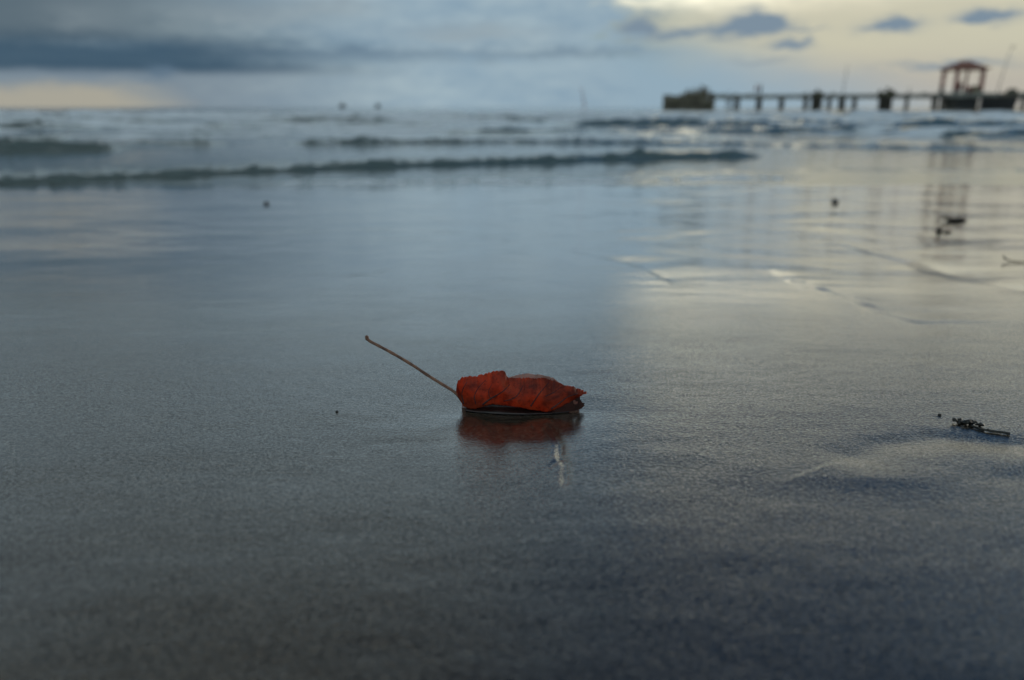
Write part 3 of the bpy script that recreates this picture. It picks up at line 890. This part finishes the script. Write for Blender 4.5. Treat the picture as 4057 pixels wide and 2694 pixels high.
# open pavilion
pav = empty('pavilion', U(48.1, -1.6, DT + 0.06), PROT)
tag(pav, 'open red-posted pavilion with a low hipped roof on the pier', 'pavilion')
cols = [(-2.9, -1.1), (2.6, -1.1), (-2.9, 1.0), (2.6, 1.0), (-0.95, 1.0), (0.5, 1.0), (-0.95, -1.1)]
for x, y in cols:
    part('post', pav, 'redpaint', lambda bm: box(bm, x - 0.19, x + 0.19, y - 0.19, y + 0.19, 0, 3.45, 0.02))
    part('post_base', pav, 'concrete', lambda bm: box(bm, x - 0.24, x + 0.24, y - 0.24, y + 0.24, 0.001, 0.5, 0.03))
for y in (-1.1, 1.0):
    part('eaves_beam', pav, 'redpaint', lambda bm: box(bm, -3.1, 2.8, y - 0.1, y + 0.1, 3.452, 3.70))
for x in (-2.9, 2.6):
    part('eaves_beam', pav, 'redpaint', lambda bm: box(bm, x - 0.1, x + 0.1, -0.998, 0.898, 3.454, 3.69))


def roof(bm):
    e = [bm.verts.new(p) for p in ((-3.6, -1.8, 3.60), (3.35, -1.8, 3.60), (3.35, 1.7, 3.60), (-3.6, 1.7, 3.60))]
    m = [bm.verts.new(p) for p in ((-0.9, -0.15, 4.75), (0.75, -0.15, 4.75), (0.75, 0.05, 4.75), (-0.9, 0.05, 4.75))]
    q = [bm.verts.new(p) for p in ((-3.6, -1.8, 3.72), (3.35, -1.8, 3.72), (3.35, 1.7, 3.72), (-3.6, 1.7, 3.72))]
    for i in range(4):
        j = (i + 1) % 4
        bm.faces.new((e[i], e[j], q[j], q[i])); bm.faces.new((q[i], q[j], m[j], m[i]))
    bm.faces.new(m); bm.faces.new(e[::-1])


rf = part('roof', pav, 'roof', roof)
part('ridge_cap', rf, 'redpaint', lambda bm: box(bm, -1.0, 0.85, -0.2, 0.1, 4.752, 4.88, 0.02))
for x in (-2.2, -1.2, 1.0, 2.0):
    part('brace', pav, 'redpaint', lambda bm: tube(bm, [(x * 1.18, -1.1, 2.75), (x, -1.1, 3.46)], 0.06, 6))

# things on the platform
o = part('goods_crate', None, 'crate', lambda bm: [box(bm, -0.75, 0.75, -0.5, 0.5, 0, 1.15, 0.03)] + [box(bm, -0.77, 0.77, -0.53, -0.502, z, z + 0.16) for z in (0.08, 0.5, 0.92)])
o.location = U(50.2, -2.0, DT + 0.062); o.rotation_euler = (0, 0, PROT); tag(o, 'tan slatted crate under the pavilion roof, beside the red drum', 'crate')
o = part('oil_drum', None, 'hullred', lambda bm: tube(bm, [(0, 0, 0), (0, 0, .3), (0, 0, .32), (0, 0, .36), (0, 0, .62), (0, 0, .64), (0, 0, .68), (0, 0, .98), (0, 0, 1.0)], [.36, .36, .39, .36, .36, .39, .36, .38, .36], 18), True)
o.location = U(49.1, -2.1, DT + 0.062); tag(o, 'red ribbed drum standing left of the tan crate', 'drum')
o = part('mooring_post', None, 'pile', lambda bm: tube(bm, [(0, 0, 0), (0, 0, 0.7), (0.02, 0, 0.72), (0.02, 0, 0.95), (0.02, 0, 1.05)], [.25, .22, .32, .34, .2], 12), True)
o.location = U(45.05, -3.4, DT + 0.062); tag(o, 'stubby dark mooring post at the left corner of the platform', 'mooring post')


def mast(u, v, h, lean, label, lamp):
    r = empty('lamp_mast', U(u, v, DT), PROT); tag(r, label, 'mast')
    part('pole', r, 'steel', lambda bm: tube(bm, [(0, 0, 0), (lean * .5, 0, h * .5), (lean, 0, h)], [.075, .06, .045], 8), True)
    part('base_plate', r, 'steel', lambda bm: box(bm, -.2, .2, -.2, .2, 0.001, .06))
    if lamp:
        part('lamp_head', r, 'steel', lambda bm: box(bm, lean - 0.1, lean + 0.6, -.1, .1, h - 0.02, h + 0.12, 0.03))


mast(30.5, 0.9, 4.9, 0.25, 'thin upright mast on the pier between the two pile clusters', False)
mast(53.4, 0.9, 7.0, 0.9, 'tall leaning lamp mast behind the moored boat', True)

# moored boat
boat = empty('moored_boat', U(53.5, -4.2, SEA), PROT)
tag(boat, 'black wooden boat with a rounded cabin moored beside the platform', 'boat')


def hull(bm, L=2.35, W=0.95, H0=2.0, keel=-0.35):
    n = 13; rings = []
    for i in range(n):
        t = i / (n - 1); x = -L + 2 * L * t
        wd = W * (0.72 + 0.28 * math.sin(math.pi * min(1, t * 1.25))) * (1 if t < .6 else max(0.04, 1 - ((t - .6) / .4) ** 2.2))
        sh = H0 + 0.35 * max(0, (t - .5) / .5) ** 2
        xo = 0.35 * max(0, (t - .75) / .25)
        prof = [(0, keel), (0.55, keel + 0.1), (0.88, keel + 0.55), (1.0, sh)]
        ring = [(x - (1 - (z - keel) / (sh - keel)) * xo * 1.6, -wd * a, z) for a, z in prof[::-1]] + [(x - (1 - (z - keel) / (sh - keel)) * xo * 1.6, wd * a, z) for a, z in prof[1:]]
        rings.append([bm.verts.new(p) for p in ring])
    for i in range(n - 1):
        for k in range(len(rings[0]) - 1):
            bm.faces.new((rings[i][k], rings[i + 1][k], rings[i + 1][k + 1], rings[i][k + 1]))
        bm.faces.new((rings[i][0], rings[i][-1], rings[i + 1][-1], rings[i + 1][0]))
    bm.faces.new(rings[0]); bm.faces.new(rings[-1][::-1])


part('hull', boat, 'hull', hull)
part('rubbing_strake', boat, 'timber', lambda bm: box(bm, -2.2, 1.4, -0.99, -0.93, 1.75, 1.87))


def cabin(bm):
    n = 12
    for y in (-0.6, 0.6): pass
    a = [bm.verts.new((1.15 + 0.85 * math.cos(math.pi * k / n), -0.62, 2.01 + 1.15 * math.sin(math.pi * k / n) ** 0.7)) for k in range(n + 1)]
    b = [bm.verts.new((v.co.x, 0.62, v.co.z)) for v in a]
    for k in range(n): bm.faces.new((a[k], a[k + 1], b[k + 1], b[k]))
    bm.faces.new(a[::-1]); bm.faces.new(b); bm.faces.new((a[0], b[0], b[-1], a[-1]))


cb = part('cabin', boat, 'timber', cabin)
part('window', cb, 'hull', lambda bm: box(bm, 0.75, 1.45, -0.66, -0.60, 2.40, 2.75, 0.02))

# ------------------------------------------------------------------ people on the pier
def person(loc, rz, label, top, stride=0.12, arm=0.18):
    r = empty('person', loc, rz); tag(r, label, 'person')
    V = [(0, 0, .94), (0, 0, 1.12), (0, 0.01, 1.34), (0, 0, 1.47), (0, -.01, 1.55), (0, -.02, 1.66), (0, -.01, 1.74),
         (-.17, 0, 1.40), (-.25, 0.02, 1.12), (-.24, -arm, .88), (-.23, -arm - .05, .80), (.17, 0, 1.40), (.26, 0.0, 1.12), (.25, -.06, .88), (.24, -.08, .80),
         (-.10, 0, .88), (-.11, -stride * .5, .48), (-.11, -stride * .3, .08), (-.11, -stride * .3 - .15, .03), (.10, 0, .88), (.11, stride * .2, .48), (.11, stride * .9, .08), (.11, stride * .9 - .15, .03)]
    E = [(0, 1), (1, 2), (2, 3), (3, 4), (4, 5), (5, 6), (2, 7), (7, 8), (8, 9), (9, 10), (2, 11), (11, 12), (12, 13), (13, 14), (0, 15), (15, 16), (16, 17), (17, 18), (0, 19), (19, 20), (20, 21), (21, 22)]
    rad = [.15, .14, .16, .06, .085, .10, .07, .07, .05, .038, .035, .07, .05, .038, .035, .095, .06, .045, .035, .095, .06, .045, .035]
    me = bpy.data.meshes.new('body'); me.from_pydata(V, E, [])
    o = bpy.data.objects.new('body', me); COL.objects.link(o); o.parent = r
    sk = o.modifiers.new('skin', 'SKIN')
    lay = me.skin_vertices[0].data if len(me.skin_vertices) else None
    if lay is None:
        bm = bmesh.new(); bm.from_mesh(me); bm.verts.layers.skin.verify(); bm.to_mesh(me); bm.free(); lay = me.skin_vertices[0].data
    for i, q in enumerate(rad): lay[i].radius = (q, q * (0.68 if i in (1, 2) else 1)); lay[i].use_root = (i == 0)
    o.modifiers.new('smooth', 'SUBSURF').levels = 1
    me.materials.append(M['skin'])
    part('shirt', r, top, lambda bm: tube(bm, [(0, 0, .90), (0, 0, 1.10), (0, .01, 1.30), (0, 0, 1.44)], [.185, .18, .20, .10], 14), True)
    part('trousers', r, 'navy', lambda bm: [tube(bm, [(s * .095, 0, .93), (s * .11, (-stride * .5 if s < 0 else stride * .2), .48), (s * .11, (-stride * .3 if s < 0 else stride * .9), .10)], [.125, .085, .07], 10) for s in (-1, 1)], True)
    part('hair', r, 'hair', lambda bm: rock(bm, (0, .015, 1.72), (.105, .115, .10), 2.0, 2, 0.08), True)


person(U(16.3, -0.9, DT + 0.002), R(40), 'person in an orange shirt walking on the pier beyond the pile clusters', 'orange', 0.2)
person(U(17.0, -0.3, DT + 0.002), R(-60), 'person in a dark top right behind the one in orange', 'navy', 0.1)
person(U(47.45, -1.9, DT + 0.062), R(20), 'person in a dark red shirt standing under the pavilion, left of the drum', 'hullred', 0.06)
person(U(47.85, -1.5, DT + 0.062), R(160), 'person in dark clothes standing close behind the one in dark red', 'navy', 0.05)

# ================================================================== out at sea
def far_boat(x, y, rz, label, k):
    r = empty('fishing_boat', (x, y, SEA + 0.1), rz); tag(r, label, 'boat', 'small boats on the horizon')
    part('hull', r, 'hull', lambda bm: hull(bm, 1.5 * k, 0.6, 0.75, -0.3))
    cbn = part('cabin', r, 'timber', lambda bm: box(bm, -0.9 * k, 0.25 * k, -0.45, 0.45, 0.752, 1.65 * k, 0.05))
    part('cabin_roof', cbn, 'hull', lambda bm: box(bm, -1.0 * k, 0.4 * k, -0.55, 0.55, 1.652 * k, 1.75 * k, 0.02))
    part('mast', r, 'timber', lambda bm: tube(bm, [(0.5 * k, 0, 0.7), (0.5 * k, 0, 2.3)], [.06, .04], 6))


far_boat(-62.9, 300, R(10), 'tiny dark boat on the horizon, the left of the two', 0.85)
far_boat(-49.7, 300, R(-25), 'tiny dark boat on the horizon, the right of the two', 0.72)
o = part('marker_stake', None, 'redpaint', lambda bm: tube(bm, [(0.1, 0, -1.5), (0.0, 0, 0.6), (-0.45, 0, 2.9), (-0.95, 0, 5.1)], [.14, .13, .11, .08], 8), True)
o.location = (17.95, 200, SEA); tag(o, 'thin leaning stake standing in the sea left of the pier', 'stake')
